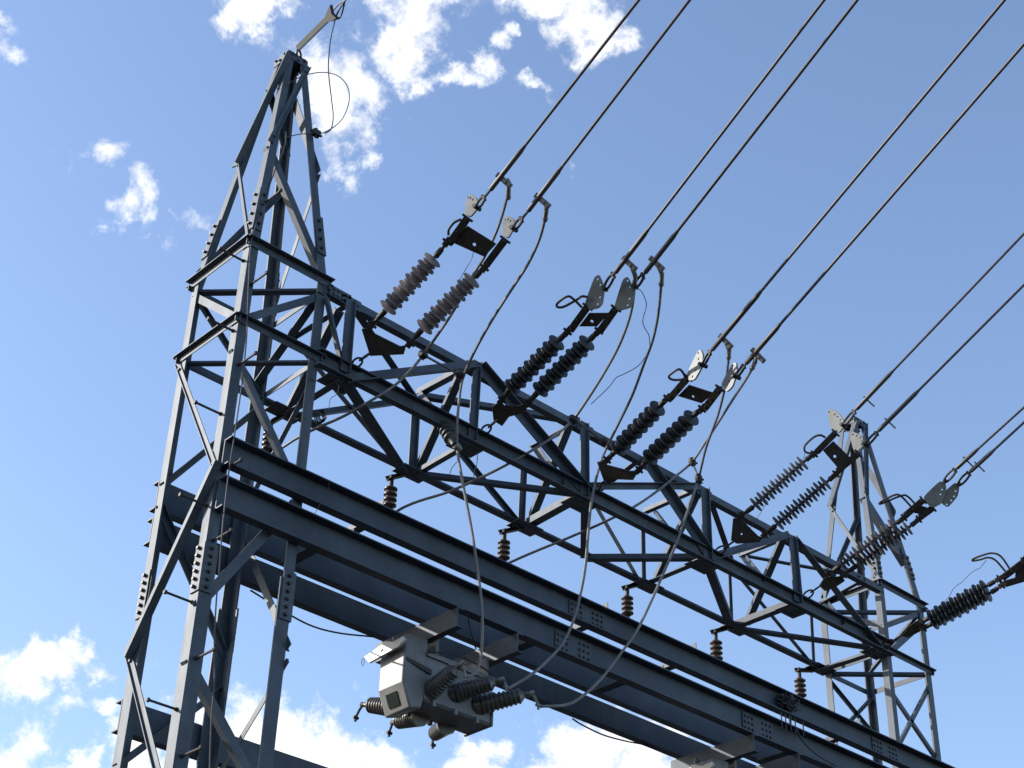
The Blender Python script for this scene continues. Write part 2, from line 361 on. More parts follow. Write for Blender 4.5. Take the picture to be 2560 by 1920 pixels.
brL = [('A', 738, 'B', 797, .10, 0, 1), ('A', 916, 'B', 1172, .075, 1, -1), ('B', 1165, 'A', 1632, .22, 1, 1), ('A', 1640, 'B', 2010, .09, 1, -1),
 ('C', 735, 'B', 800, .10, 0, 1), ('B', 865, 'C', 1240, .09, 0, 1), ('B', 1520, 'C', 1236, .12, 0, 1), ('B', 1640, 'C', 2010, .11, 0, 1),
 ('A', 738, 'D', 1000, .07, 0, 1), ('A', 1222, 'D', 1022, .08, 0, 1), ('A', 1262, 'D', 1650, .09, 0, 1), ('A', 1925, 'D', 1725, .08, 0, 1),
 ('C', 730, 'D', 960, .14, 0, 1), ('C', 948, 'D', 1300, .08, 0, 1), ('D', 1335, 'C', 1610, .10, 1, 1), ('C', 1660, 'D', 1990, .08, 1, 1),
 ('B', 150, 'A', 408, .20, 1, 1), ('A', 408, 'B', 610, .07, 1, 1), ('C', 172, 'B', 350, .08, 1, 1), ('B', 360, 'C', 697, .11, 0, 1),
 ('D', 235, 'C', 425, .12, 1, 1), ('C', 445, 'D', 800, .08, 1, 1), ('D', 478, 'A', 690, .09, 0, 1), ('A', 225, 'D', 400, .08, 0, 1)]
rgL = [('A', 'B', Z1, .11, 1), ('B', 'C', Z1, .12, 1), ('A', 'D', Z1-.06, .09, 1), ('D', 'C', Z1-.06, .09, 1), ('A', 'C', Z1-.1, .10, 0),
 ('A', 'B', 0, .10, 1), ('B', 'C', 0, .11, 1), ('A', 'D', 0, .13, 1), ('D', 'C', 0, .09, 1), ('A', 'C', -.03, .08, 0)]
tw = build_tower(TL, 'tall galvanised steel lattice tower with step bolts, nearest the camera', brL, rgL,
 [('A', 560, 650, 4), ('B', 470, 570, 4), ('C', 545, 640, 4), ('D', 690, 800, 5), ('A', 1435, 1550, 6), ('B', 1355, 1475, 6), ('C', 1435, 1555, 6), ('D', 1530, 1640, 7)],
 [('B', 645, 'x'), ('B', 820, 'x'), ('B', 1028, 'x'), ('B', 1258, 'x'), ('B', 1500, 'x'), ('B', 1768, 'x'), ('B', 500, 'y'), ('B', 705, 'y'), ('B', 905, 'y'), ('B', 1170, 'y'), ('B', 1345, 'y'), ('B', 1640, 'y'), ('B', 1885, 'y')])
brR = [('A', 1535, 'B', 1560, .09, 0, 1), ('C', 1530, 'B', 1566, .09, 0, 1), ('C', 1555, 'B', 1640, .1, 0, 1), ('B', 1715, 'C', 1905, .065, 0, 1), ('C', 1712, 'B', 1880, .065, 0, 1),
 ('A', 1700, 'D', 1848, .065, 0, 1), ('D', 1745, 'A', 1850, .06, 0, 1), ('B', 1063, 'A', 1259, .14, 1, 1), ('A', 1271, 'B', 1445, .07, 1, 1),
 ('D', 1290, 'A', 1500, .075, 0, 1), ('C', 1062, 'B', 1230, .09, 1, 1), ('B', 1236, 'C', 1410, .13, 0, 1), ('D', 1110, 'C', 1275, .11, 1, 1), ('C', 1285, 'D', 1520, .075, 1, 1), ('C', 1525, 'D', 1690, .1, 0, 1)]
rgR = [('A', 'B', Z1, .1, 1), ('B', 'C', Z1, .11, 1), ('A', 'D', Z1-.06, .09, 1), ('D', 'C', Z1-.06, .09, 1), ('A', 'C', Z1-.1, .09, 0),
 ('A', 'B', RZ, .12, 1), ('B', 'C', RZ, .10, 1), ('A', 'D', RZ, .10, 1), ('D', 'C', RZ, .10, 1), ('A', 'C', RZ-.03, .09, 0)]
build_tower(TR, 'smaller looking galvanised steel lattice tower at the far end of the beam', brR, rgR,
 [('A', 1390, 1425, 3), ('B', 1385, 1440, 4), ('C', 1390, 1450, 4)], [], (.125, .12, .085))

# ------------------------------------------------------------------ truss beam
tr = thing('truss_beam', P(7, SY/2, 0), 'long four-chord lattice truss beam spanning between both towers', 'truss beam')
XN = [1.576, 3.715, 5.837, 8.392, 10.469, 12.6]
mb = MB(); x0, x1 = SXL-.05, LX+.1
mb.channel(P(x0, -.005, -.125), P(x1, -.005, -.125), .235*U, .10*U, -NY, .009); mb.build('chord', M['galv'], tr)
mb = MB(); mb.extrude([P(x0, -.01, ZFH-.055), P(x0, -.01, ZFH+.055), P(x0, .01, ZFH+.055), P(x0, .01, ZFH-.04), P(x0, .10, ZFH-.04), P(x0, .10, ZFH-.055)], P(x1, 0, 0)-P(x0, 0, 0)); mb.build('chord', M['galv'], tr)
mb = MB(); mb.extrude([P(x0, SY+.01, -.06), P(x0, SY+.01, .06), P(x0, SY-.01, .06), P(x0, SY-.01, -.045), P(x0, SY-.12, -.045), P(x0, SY-.12, -.06)], P(x1, 0, 0)-P(x0, 0, 0)); mb.build('chord', M['galv'], tr)
mb = MB(); mb.extrude([P(x0, SY+.01, ZFH-.06), P(x0, SY+.01, ZFH+.06), P(x0, SY-.01, ZFH+.06), P(x0, SY-.01, ZFH-.045), P(x0, SY-.12, ZFH-.045), P(x0, SY-.12, ZFH-.06)], P(x1, 0, 0)-P(x0, 0, 0)); mb.build('chord', M['galv'], tr)
def fr(s): return -.02 if s == 'F' else SY-.03
def member(a, s1, b, s2, w, kind='brace', n=None, side=1, yo=0):
    p, q = at(a[0], a[1], fr(s1)+yo), at(b[0], b[1], fr(s2)+yo); mb = MB()
    if n is None: n = -NY if s1 == s2 else NZ
    mb.angle(p, q, w*U, n, side=side, w2=w*U*(.45 if kind == 'post' else .75)); d = (q-p).normalized(); nn_ = (n-d*n.dot(d)).normalized()
    for e in (p+d*.03, p+d*.07, q-d*.03, q-d*.07): mb.bolt(e-nn_*.0, -nn_, .008, .01)
    mb.build(kind, M['galv'], tr)
for a, b, w in [((875, 750), (860, 930), .13), ((1191, 903), (1178, 1097), .12), ((1458, 1055), (1459, 1238), .13), ((1758, 1218), (1766, 1395), .15), ((1977, 1338), (1992, 1505), .15)]:
    member(a, 'F', b, 'F', w, 'post', yo=-.02)
for a, b, w in [((1038, 1005), (1027, 1188), .12), ((1308, 1150), (1300, 1322), .10), ((1605, 1300), (1608, 1462), .07), ((1822, 1420), (1828, 1572), .06), ((2026, 1530), (2033, 1668), .06)]:
    member(a, 'R', b, 'R', w, 'post')
MEM = [((815, 745), 'F', (853, 912), 'F', .09), ((880, 765), 'F', (1040, 1000), 'R', .10), ((866, 948), 'F', (1186, 912), 'F', .13), ((866, 960), 'F', (1012, 1186), 'R', .15),
 ((716, 1044), 'R', (1040, 998), 'R', .10), ((1165, 925), 'F', (1048, 988), 'R', .11), ((1050, 984), 'R', (1128, 1078), 'F', .10), ((1155, 935), 'F', (1046, 1180), 'R', .11),
 ((1045, 994), 'R', (1448, 1060), 'F', .10), ((1196, 918), 'F', (1455, 1226), 'F', .15), ((1045, 1186), 'R', (1176, 1110), 'F', .09), ((1043, 1006), 'R', (1298, 1316), 'R', .08),
 ((1040, 1190), 'R', (1455, 1242), 'F', .09), ((1428, 1058), 'F', (1324, 1314), 'R', .11), ((1432, 1064), 'F', (1330, 1120), 'R', .11), ((1331, 1116), 'R', (1400, 1215), 'F', .10),
 ((1320, 1318), 'R', (1452, 1245), 'F', .14), ((1462, 1217), 'F', (1752, 1217), 'F', .09), ((1604, 1146), 'F', (1487, 1236), 'R', .09), ((1606, 1146), 'F', (1764, 1383), 'F', .15),
 ((1613, 1283), 'R', (1743, 1226), 'F', .09), ((1746, 1233), 'F', (1645, 1448), 'R', .11), ((1480, 1250), 'R', (1597, 1452), 'R', .08), ((1463, 1246), 'F', (1461, 1396), 'R', .12),
 ((1466, 1401), 'R', (1764, 1400), 'F', .11), ((1610, 1463), 'R', (1762, 1400), 'F', .11), ((1764, 1403), 'F', (1826, 1568), 'R', .13), ((1767, 1226), 'F', (1832, 1412), 'R', .09),
 ((1768, 1396), 'F', (1972, 1336), 'F', .12), ((1846, 1388), 'R', (2150, 1443), 'F', .08), ((1986, 1345), 'F', (2192, 1610), 'F', .15), ((1958, 1352), 'F', (1869, 1562), 'R', .11),
 ((1853, 1448), 'R', (2030, 1662), 'R', .08), ((1836, 1573), 'R', (2196, 1625), 'F', .13), ((1835, 1572), 'R', (1994, 1510), 'F', .13), ((2044, 1680), 'R', (2196, 1630), 'F', .13),
 ((870, 762), 'F', (730, 848), 'R', .09), ((850, 778), 'F', (724, 1030), 'R', .12), ((850, 953), 'F', (712, 1040), 'R', .10), ((1855, 1392), 'R', (1905, 1455), 'F', .09), ((1636, 1278), 'R', (1690, 1348), 'F', .09), ((2060, 1505), 'R', (2104, 1562), 'F', .09),
 ((735, 850), 'R', (1010, 1180), 'R', .08), ((1970, 1345), 'F', (1850, 1393), 'R', .08), ((2160, 1450), 'F', (2050, 1512), 'R', .08)]
for i, mm in enumerate(MEM): member(*mm, side=1 if i % 2 else -1, yo=-.012*(i % 3) if mm[1] == mm[3] else 0)
for i, x in enumerate(XN):                 # gusset plates at the panel points
    for (y, z, sx_, sy2) in ((-.0, -.105, .22, .13), (SY-.06, -.075, .24, .14)):
        c = P(x, y+(.1 if y < .5 else 0), z-(.03 if y < .5 else 0)); mb = MB(); mb.box(c, NX*sx_*U, NY*sy2*U, NZ*.004)
        for a in (-.6, -.2, .2, .6):
            for b in (-.5, .5): mb.bolt(c+NX*sx_*U*a+NY*sy2*U*b-NZ*.003, -NZ, .010, .012)
        mb.build('gusset_plate', M['galv'], tr)
    if i < 5:
        c = P(x, -.03, ZFH-.02); mb = MB(); mb.box(c, NX*.16*U, NY*.004, NZ*.075*U)
        for a in (-.7, -.3, .3, .7): mb.bolt(c+NX*.16*U*a-NY*.004, -NY, .010, .012)
        mb.build('gusset_plate', M['galv'], tr)
c = P(SXL+.2, -.03, ZFH); mb = MB(); mb.box(c, NX*.17*U, NY*.004, NZ*.08*U)
for a in (-.6, -.2, .2, .6):
    for b in (-.5, .5): mb.bolt(c+NX*.17*U*a+NZ*.08*U*b-NY*.004, -NY, .011, .014)
mb.build('gusset_plate', M['galv'], tr)

# ------------------------------------------------------------------ plate girders
XE = LX+SXR+.4
def girder(label, y, zb, zt, n, xa, xb, spl):
    h = (zt-zb)*U; root = thing('steel_girder', P((xa+xb)/2, y, zb), label, 'girder', 'channel girders between the towers')
    mb = MB(); mb.channel(P(xa, y, zb), P(xb, y, zb), h, .14*U, n, .009); mb.build('channel', M['girder'], root)
    for x in spl:
        c = P(x, y, (zt+zb)/2)+n*.014; mb = MB(); mb.box(c, NX*.17, n*.004, NZ*(h*.36)); s_ = MB()
        for a in (-.85, -.6, -.35, .35, .6, .85):
            for b in (-.6, 0, .6): s_.bolt(c+NX*.17*a+NZ*h*.36*b+n*.004, n, .010, .014)
        for a in (-.9, -.55, .55, .9): s_.bolt(P(x, y, zt)+n*.045+NX*.17*a, NZ, .010, .014)
        mb.join(s_).build('splice_plate', M['girder'], root, False, M['bolt'])
    return root
girder('upper channel girder on the near side, outermost and highest of the four below the truss', -.03, G1B, G1T, -NY, .03, XE, [5.85, 12.4])
girder('lower channel girder on the near side, just under the highest girder', -.03, G2B, G2T, -NY, .03, XE, [5.6, 9.3])
girder('upper channel girder on the far side, partly hidden behind the near girders', SY+.03, -2.075, -1.70, NY, .01, XE, [6.2])
girder('lower channel girder on the far side, with the grey switchgear hanging just in front', SY+.03, -2.53, -2.20, NY, .01, XE, [4.75, 9.6])
girder('separate low channel girder at the bottom left corner, below all others', SY+.03, -4.83, -4.47, NY, .01, XE, [])
# short ties between the near and far girders
for i, (q1, q2) in enumerate((((860, 1315), (958, 1262)), ((1410, 1555), (1519, 1522)), ((1640, 1662), (1740, 1622)), ((2055, 1850), (2150, 1805)))):
    x = at(*q1, 0).x/U; xg = at(*q2, 0).x/U
    mb = MB(); zt = G1T+.02
    mb.extrude([P(x, .0, G1B-.075), P(x+.16, .0, G1B-.075), P(x+.16, .0, G1B-.01), P(x+.145, .0, G1B-.01), P(x+.145, .0, G1B-.06), P(x, .0, G1B-.06)], P(0, SY-.0, 0)-P(0, 0, 0))
    tag(mb.build('tie_angle', M['girder']), ('first', 'second', 'third', 'fourth')[i]+' short steel tie in the slit between the near girders, counted from the left', 'tie angle', 'ties across the girders')
    mb = MB(); mb.extrude([P(xg, .0, zt+.002), P(xg, .0, zt+.19), P(xg, .95, zt+.002)], NX*.006)
    mb.extrude([P(xg, -.02, zt-.012), P(xg+.13, -.02, zt-.012), P(xg+.13, -.02, zt+.002), P(xg, -.02, zt+.002)], P(0, SY+.02, 0)-P(0, 0, 0))
    tag(mb.build('gusset_bracket', M['galv']), ('first', 'second', 'third', 'fourth')[i]+' pointed steel bracket sticking up behind the highest girder, counted from the left', 'bracket', 'pointed brackets on the girders')
# channel beams slung under the girders to carry the switchgear
for i, (x, lb) in enumerate(((3.5, 'wide pale channel beam under the girders, just above the grey switch box'), (4.5, 'channel beam under the girders, over the right end of the grey tank'), (9.05, 'pale channel beam at the bottom edge over the cut off tank'), (10.05, 'rightmost dark channel beam under the girders at the bottom edge'))):
    mb = MB(); mb.channel(P(x, -.18, G2B-.262), P(x, SY+.14, G2B-.262), .255*U, .1*U, NX, .008)
    o = mb.build('cross_beam', M['girder']); tag(o, lb, 'cross beam', 'beams carrying the switchgear')

# ------------------------------------------------------------------ insulator sets and conductors
D = [  # attach px, line px, dot with view ray
 dict(S=(884, 925), T=(1314, 377), k=-.36, chain=[(884, 914), (902, 899), (924, 884)],
  yA=[(905, 823), (923, 819), (938, 835), (1000, 866), (1015, 864), (1009, 885), (926, 889)], hA=None,
  ins=[((930, 812), (963, 777), (1090, 640), (1118, 605)), ((1025, 858), (1054, 825), (1189, 691), (1211, 669))],
  arms=[((1124, 608), (1169, 545)), ((1216, 662), (1263, 599))], web=[(1168, 565), (1240, 610), (1211, 641), (1133, 606)], hB=(1186, 611),
  pad=[[(1163, 537), (1166, 505), (1178, 485), (1193, 496), (1196, 521), (1177, 543)], [(1256, 588), (1258, 557), (1272, 539), (1287, 550), (1289, 565), (1271, 597)]],
  ph=[[(1171, 495), (1178, 496), (1184, 500)], [(1263, 549), (1272, 550), (1278, 554)]],
  sh=[((1192, 519), (1209, 495)), ((1284, 572), (1303, 549))], cl=[((1209, 495), (1225, 476), (1252, 444), (1314, 377), (1597, 0)), ((1303, 549), (1319, 529), (1348, 495), (1406.7, 429), (1724, 0))],
  horn=[(1121, 588), (1122, 574), (1135, 557), (1153, 548)]),
 dict(S=(1200, 1085), T=(1621, 585), k=-.5, chain=[(1206, 1082), (1224, 1066), (1243, 1050)],
  yA=[(1231, 1016), (1250, 1003), (1260, 1014), (1300, 1014), (1320, 1006), (1314, 1030), (1273, 1041), (1256, 1064), (1235, 1051)], hA=None,
  ins=[((1255, 1000), (1275, 973), (1401, 847), (1419, 829)), ((1322, 1006), (1345, 980), (1477, 847), (1497, 827))],
  arms=[((1427, 825), (1469, 767)), ((1502, 825), (1540, 771))], web=[(1473, 783), (1522, 783), (1493, 815), (1449, 815)], hB=(1480, 803),
  pad=[[(1461, 763), (1487, 692), (1499, 687), (1512, 720), (1507, 759), (1497, 770), (1475, 775)], [(1536, 767), (1558, 698), (1570, 692), (1582, 716), (1588, 732), (1578, 769), (1546, 777)]],
  ph=[[(1494, 698), (1501, 712), (1500, 743), (1494, 760)], [(1569, 702), (1575, 717), (1574, 747), (1569, 763)]],
  sh=[((1512, 722), (1533, 688)), ((1588, 716), (1607, 690))], cl=[((1533, 688), (1537, 683), (1566, 652), (1621, 585), (2060, 0)), ((1607, 690), (1612, 683), (1634, 652), (1689, 585), (2143, 0))],
  horn=[(1469, 743), (1455, 741), (1439, 751), (1409, 767), (1393, 767), (1395, 757), (1419, 741), (1435, 749), (1455, 769)]),
 dict(S=(1478, 1232), T=(1904, 798), k=-.6, chain=[(1482, 1226), (1498, 1213), (1515, 1201)],
  yA=[(1494, 1155), (1506, 1153), (1517, 1163), (1575, 1178), (1596, 1178), (1583, 1199), (1540, 1197), (1523, 1209), (1510, 1199)], hA=None,
  ins=[((1518, 1150), (1540, 1126), (1652, 1012), (1668, 996)), ((1598, 1174), (1620, 1148), (1737, 1036), (1755, 1022))],
  arms=[((1675, 996), (1720, 944)), ((1763, 1020), (1800, 971))], web=[(1722, 963), (1784, 983), (1755, 1007), (1696, 989)], hB=(1733, 991),
  pad=[[(1717, 939), (1745, 879), (1753, 873), (1759, 888), (1756, 918), (1738, 950), (1724, 952)], [(1803, 962), (1833, 909), (1842, 906), (1844, 932), (1833, 966), (1818, 981)]],
  ph=[[(1747, 883), (1748, 898), (1741, 926), (1733, 942)], [(1834, 915), (1825, 955)]],
  sh=[((1757, 913), (1774, 882)), ((1840, 942), (1859, 916))], cl=[((1774, 882), (1779, 876), (1807, 846), (1904, 740), (2511, 0)), ((1859, 916), (1864, 910), (1888, 881), (1945, 815), (2560, 110))],
  horn=[(1712, 940), (1704, 927), (1694, 924), (1673, 939), (1676, 947), (1688, 950), (1706, 949)]),
 dict(S=(1787, 1386), T=(2187, 984), k=-.2, chain=[(1790, 1383), (1812, 1369), (1834, 1354)],
  yA=[(1833, 1296), (1849, 1294), (1895, 1340), (1907, 1344), (1899, 1355), (1843, 1359), (1828, 1351)], hA=(1854, 1335),
  ins=[((1853, 1288), (1883, 1267), (2016, 1149), (2036, 1135)), ((1912, 1336), (1939, 1314), (2074, 1199), (2090, 1185))],
  arms=[((2042, 1130), (2089, 1082)), ((2094, 1178), (2146, 1134))], web=[(2083, 1103), (2125, 1144), (2098, 1173), (2058, 1126)], hB=(2087, 1141),
  pad=[[(2079, 1076), (2069, 1030), (2077, 1022), (2098, 1032), (2114, 1059), (2100, 1082)], [(2135, 1128), (2125, 1086), (2133, 1080), (2158, 1090), (2168, 1103), (2150, 1134)]],
  ph=[[(2074, 1031), (2088, 1037), (2095, 1043), (2102, 1051)], [(2133, 1087), (2143, 1090), (2152, 1095), (2157, 1104)]],
  sh=[((2108, 1064), (2135, 1030)), ((2165, 1112), (2191, 1084))], cl=[((2135, 1030), (2140, 1024), (2167, 999), (2230, 936), (2560, 584)), ((2191, 1084), (2195, 1078), (2220, 1053), (2291, 980), (2560, 712))],
  horn=[(2064, 1094), (2050, 1088), (2033, 1094), (2012, 1115), (2014, 1130), (2031, 1134)]),
 dict(S=(2005, 1497), T=(2392, 1171), k=-.2, chain=[(2010, 1494), (2030, 1479), (2053, 1463)],
  yA=[(2048, 1464), (2060, 1445), (2105, 1440), (2112, 1452), (2085, 1470), (2062, 1477)], hA=None,
  ins=[((2072, 1434), (2100, 1415), (2243, 1307), (2260, 1294)), ((2110, 1437), (2143, 1413), (2279, 1313), (2297, 1298))],
  arms=[((2262, 1290), (2308, 1250)), ((2299, 1294), (2333, 1269))], web=[(2287, 1259), (2324, 1271), (2312, 1288), (2277, 1280)], hB=None,
  pad=[[(2306, 1244), (2349, 1203), (2364, 1207), (2366, 1232), (2354, 1259), (2329, 1271)], [(2352, 1257), (2364, 1227), (2387, 1207), (2399, 1213), (2395, 1240), (2370, 1269)]],
  ph=[[(2355, 1224), (2351, 1236)], [(2389, 1228), (2385, 1241), (2378, 1251), (2367, 1261)]],
  sh=[((2362, 1203), (2387, 1176)), ((2397, 1211), (2422, 1184))], cl=[((2387, 1176), (2390, 1172), (2415, 1149), (2442, 1127), (2560, 1018)), ((2422, 1184), (2425, 1180), (2444, 1162), (2480, 1129), (2560, 1056))],
  horn=[(2287, 1259), (2270, 1242), (2254, 1239), (2204, 1259), (2202, 1255), (2235, 1238), (2252, 1240), (2279, 1268)]),
 dict(S=(2200, 1620), T=(2560, 1395), k=-.42, chain=[(2206, 1616), (2230, 1603), (2258, 1587)],
  yA=[(2258, 1590), (2268, 1568), (2300, 1548), (2316, 1552), (2300, 1578), (2270, 1594)], hA=None,
  ins=[((2302, 1557), (2322, 1545), (2472, 1462), (2498, 1447)), ((2310, 1570), (2330, 1559), (2480, 1480), (2506, 1462))],
  arms=[((2505, 1446), (2560, 1404)), ((2512, 1460), (2580, 1440))], web=[(2540, 1416), (2578, 1365), (2592, 1440), (2538, 1446)], hB=None, pad=[], ph=[], sh=[], cl=[],
  horn=[(2527, 1426), (2502, 1391), (2480, 1383), (2457, 1388), (2434, 1397), (2432, 1402), (2451, 1399), (2470, 1394), (2489, 1401), (2514, 1429)])]
ORD = ['leftmost', 'second from the left', 'third from the left', 'fourth from the left', 'fifth from the left', 'rightmost']
ILAB = ['pale translucent pair of insulator strings nearest the near tower', 'dark pair of insulator strings second along the truss from the near tower',
 'darkest thick pair of insulator strings, third from the near tower', 'pair of thin edge-on insulator strings reaching in front of the far tower peak',
 'two overlapping insulator strings crossing in front of the far tower legs', 'merged dark insulator strings at the right edge beyond the far tower']
AX = []
for dct in D:
    s0 = at(*dct['S'], -.02); r = ray(*dct['S']); n = r.cross(ray(*dct['T'])).normalized(); e = n.cross(r).normalized()
    if e.dot(ray(*dct['T'])) < 0: e = -e
    dct['s0'] = s0; dct['d'] = (r*dct['k']+e*math.sqrt(1-dct['k']**2)).normalized(); AX.append((s0, dct['d']))
def near(uv, k):                          # point on the pixel's sight line closest to line k's axis
    s0, d = AX[k]; r = ray(*uv); w = CAM-s0; b = r.dot(d); t = (b*w.dot(d)-w.dot(r))/(1-b*b); return CAM+r*t
def onpl(uv, o, n):
    r = ray(*uv); return CAM+r*((o-CAM).dot(n)/r.dot(n))
def string_prof(L, R, nb):
    pr = [(0, .018), (.03, .018), (.03, .011)]; st = (L-.06)/nb
    for i in range(nb*2-1):
        t = .035+i*st/2+.012; rr = R if i % 2 == 0 else R*.76
        pr += [(t-.003, .012), (t+.002, .018), (t+.0075, rr*.9), (t+.0105, rr*.985), (t+.0135, rr), (t+.0165, rr*.97), (t+.019, rr*.85), (t+.024, .018), (t+.027, .012)]
    return pr+[(L-.03, .011), (L-.03, .018), (L, .018)]
COND = []
for k, dct in enumerate(D):
    s0, d = AX[k]
    root = thing('insulator_set', s0, ILAB[k], 'insulator set', 'twin tension insulator sets on the truss')
    np_ = lambda uv: near(uv, k)
    Pa, Pb = np_(dct['ins'][0][1]), np_(dct['ins'][1][1]); e = (Pb-Pa); e = (e-d*e.dot(d)).normalized(); ny = d.cross(e).normalized()
    # chain links
    ch = [np_(x) for x in dct['chain']]
    for i in range(len(ch)-1):
        a, b = ch[i], ch[i+1]; a, b = a.lerp(b, -.12), b.lerp(a, -.12); ax = (b-a).normalized(); sd = (e if i % 2 == 0 else ny); sd = (sd-ax*sd.dot(ax)).normalized()*.026
        loop = [a+sd*math.sin(t)*1+(a.lerp(b, .5)-a)*(1-math.cos(t)) for t in [j*math.pi/8 for j in range(17)]]
        mb = MB(); mb.tube(loop, .0075, 8); mb.build('chain_link', M['hard'], root, True)
    o = np_(dct['yA'][0]); nA = ny if k in (0, 1, 2, 3) else (ny*.5+FW*.9).normalized()
    o = s0+d*((np_(dct['chain'][-1])-s0).dot(d)+.02)
    plate('yoke_plate', [onpl(x, o, nA) for x in dct['yA']], [(onpl(dct['hA'], o, nA), .009)] if dct['hA'] else [], .014, M['hard'], root, nA)
    for j, (c0, p0, p1, c1) in enumerate(dct['ins']):
        A_, B_, C0, C1 = np_(p0), np_(p1), np_(c0), np_(c1); A_, B_ = A_.lerp(B_, -.06), B_.lerp(A_, -.05); L = (B_-A_).length
        mb = MB(); mb.lathe(A_, B_, string_prof(L, .066, 8), 28)
        ins = mb.build('insulator', (M['poly_lit'] if k == 0 else M['poly']) if k in (0, 3, 4) else M['poly_shaded'], root, True)
        for X0, X1, X2 in ((C0, A_, B_), (C1, B_, A_)):
            mb = MB(); q0, q1 = X1.lerp(X0, .45), X1.lerp(X2, .05)
            mb.rod(X0, X1.lerp(X2, .035), .012, 12); mb.lathe(q0, q1, [(0, .012), (.01, .019), ((q1-q0).length, .021)], 12)
            mb.box(X0, d*.028, e*.02, ny*.022); mb.rod(X0-e*.035, X0+e*.035, .009, 8); mb.rod(X0-ny*.03, X0+ny*.03, .008, 8)
            mb.build('end_fitting', M['hard'], ins, True)
    # outer yoke: cross plate with two arms
    o = np_(dct['web'][0]); nB = ny if k < 4 else (ny*.5+FW*.9).normalized()
    plate('yoke_plate', [onpl(x, o, nB) for x in dct['web']], [(onpl(dct['hB'], o, nB), .013)] if dct['hB'] else [], .014, M['hard'], root, nB)
    for (a, b) in dct['arms']:
        a, b = onpl(a, o, nB), onpl(b, o, nB); ax = (b-a).normalized(); sd = ax.cross(nB).normalized(); mb = MB()
        for s_ in (-1, 1): mb.box((a+b)/2+nB*.014*s_, ax*((b-a).length/2), sd*.024, nB*.006)
        for q in (a.lerp(b, .08), a.lerp(b, .45), a.lerp(b, .94)): mb.rod(q-nB*.036, q+nB*.036, .012, 8)
        mb.rod(b-sd*.04, b+sd*.04, .008, 8)
        mb.build('yoke_arm', M['hard'], root)
    # hanging adjuster plates
    for j, poly in enumerate(dct['pad']):
        vn = d.cross(NZ).normalized()
        if k == 0: vn = (vn*.8+FW*-.4).normalized()
        if k in (1, 4): vn = (vn-sdir*(vn.dot(sdir)*(1.0 if k == 4 else .85))).normalized()
        o = onpl(dct['arms'][j][1], np_(dct['arms'][j][1]), vn)
        pts = round_poly(round_poly([onpl(x, o, vn) for x in poly], 1, .13), 2, .25)
        plate('adjuster_plate', pts, [(onpl(x, o, vn), .0085) for x in dct['ph'][j]], .010, M['galv2'], root, vn)
        mb = MB(); a = onpl(dct['sh'][j][0], o, vn); b = np_(dct['sh'][j][1]); ax = (b-a).normalized(); sd = vn
        a2, b2 = a-ax*.012, b+ax*.012
        loop = [a2+sd*.022*math.sin(t)+(b2-a2)*(1-math.cos(t))/2 for t in [i*math.pi/8 for i in range(17)]]
        sd2 = ax.cross(vn).normalized()
        loop2 = [a2+sd2*.02*math.sin(t)+(b2-a2)*(1-math.cos(t))/2 for t in [i*math.pi/8 for i in range(17)]]
        mb.tube(loop2, .0092, 8); mb.rod(a-vn*.035, a+vn*.035, .014, 8); mb.rod(b-sd2*.024, b+sd2*.024, .01, 8)
        mb.build('shackle', M['hard'], root, True)
    hp = [np_(x) for x in dct['horn']]; 
    if k == 0: hp = [hp[0]-NZ*0]+hp[1:]
    mb = MB(); mb.tube(spline(hp, 6), .0085, 8); mb.build('arcing_horn', M['hard'], root, True)
    for j, (a, b, pd, c, far_) in enumerate(dct['cl']):
        A_, B_, PD = np_(a), np_(b), np_(pd); nl = ray(*b).cross(ray(*far_)).normalized(); dd = (d-nl*d.dot(nl)).normalized()
        B_ = B_-nl*(B_-CAM).dot(nl); c_ = B_+dd*((np_(c)-B_).dot(dd)); end = B_+dd*34
        ro = thing('line_conductor', B_, ('left', 'right')[j]+' twin overhead conductor of the '+ORD[k]+' insulator set', 'conductor', 'overhead line conductors')
        mb = MB(); mb.tube([c_, end], .0098, 10); mb.build('cable', M['alu'], ro, True)
        L = (c_-B_).length; mb = MB()
        mb.lathe(A_, B_, [(0, .009), ((B_-A_).length, .009)], 8)
        mb.lathe(B_, c_+dd*.02, [(0, .010), (.01, .0165), (L-.02, .0165), (L, .013), (L+.02, .012)], 12); mb.build('dead_end_clamp', M['alu'], ro, True)
        up = (RT*.45-UP*.9); up = (up-dd*up.dot(dd)).normalized(); mb = MB()
        if k < 3: mb.box(PD+up*.028, up*.062, dd.cross(up)*.006, dd*.017); [mb.bolt(PD+up*q+dd.cross(up)*.006, dd.cross(up)*1.0, .012, .016) for q in (.035, .07)]; [mb.bolt(PD+up*q-dd.cross(up)*.006, -dd.cross(up), .012, .016) for q in (.035, .07)]
        else: mb.box(PD+up*.022, up*.055, dd.cross(up)*.005, dd*.006)
        mb.build('jumper_pad', M['alu2'], ro)
        COND.append((k, j, PD))

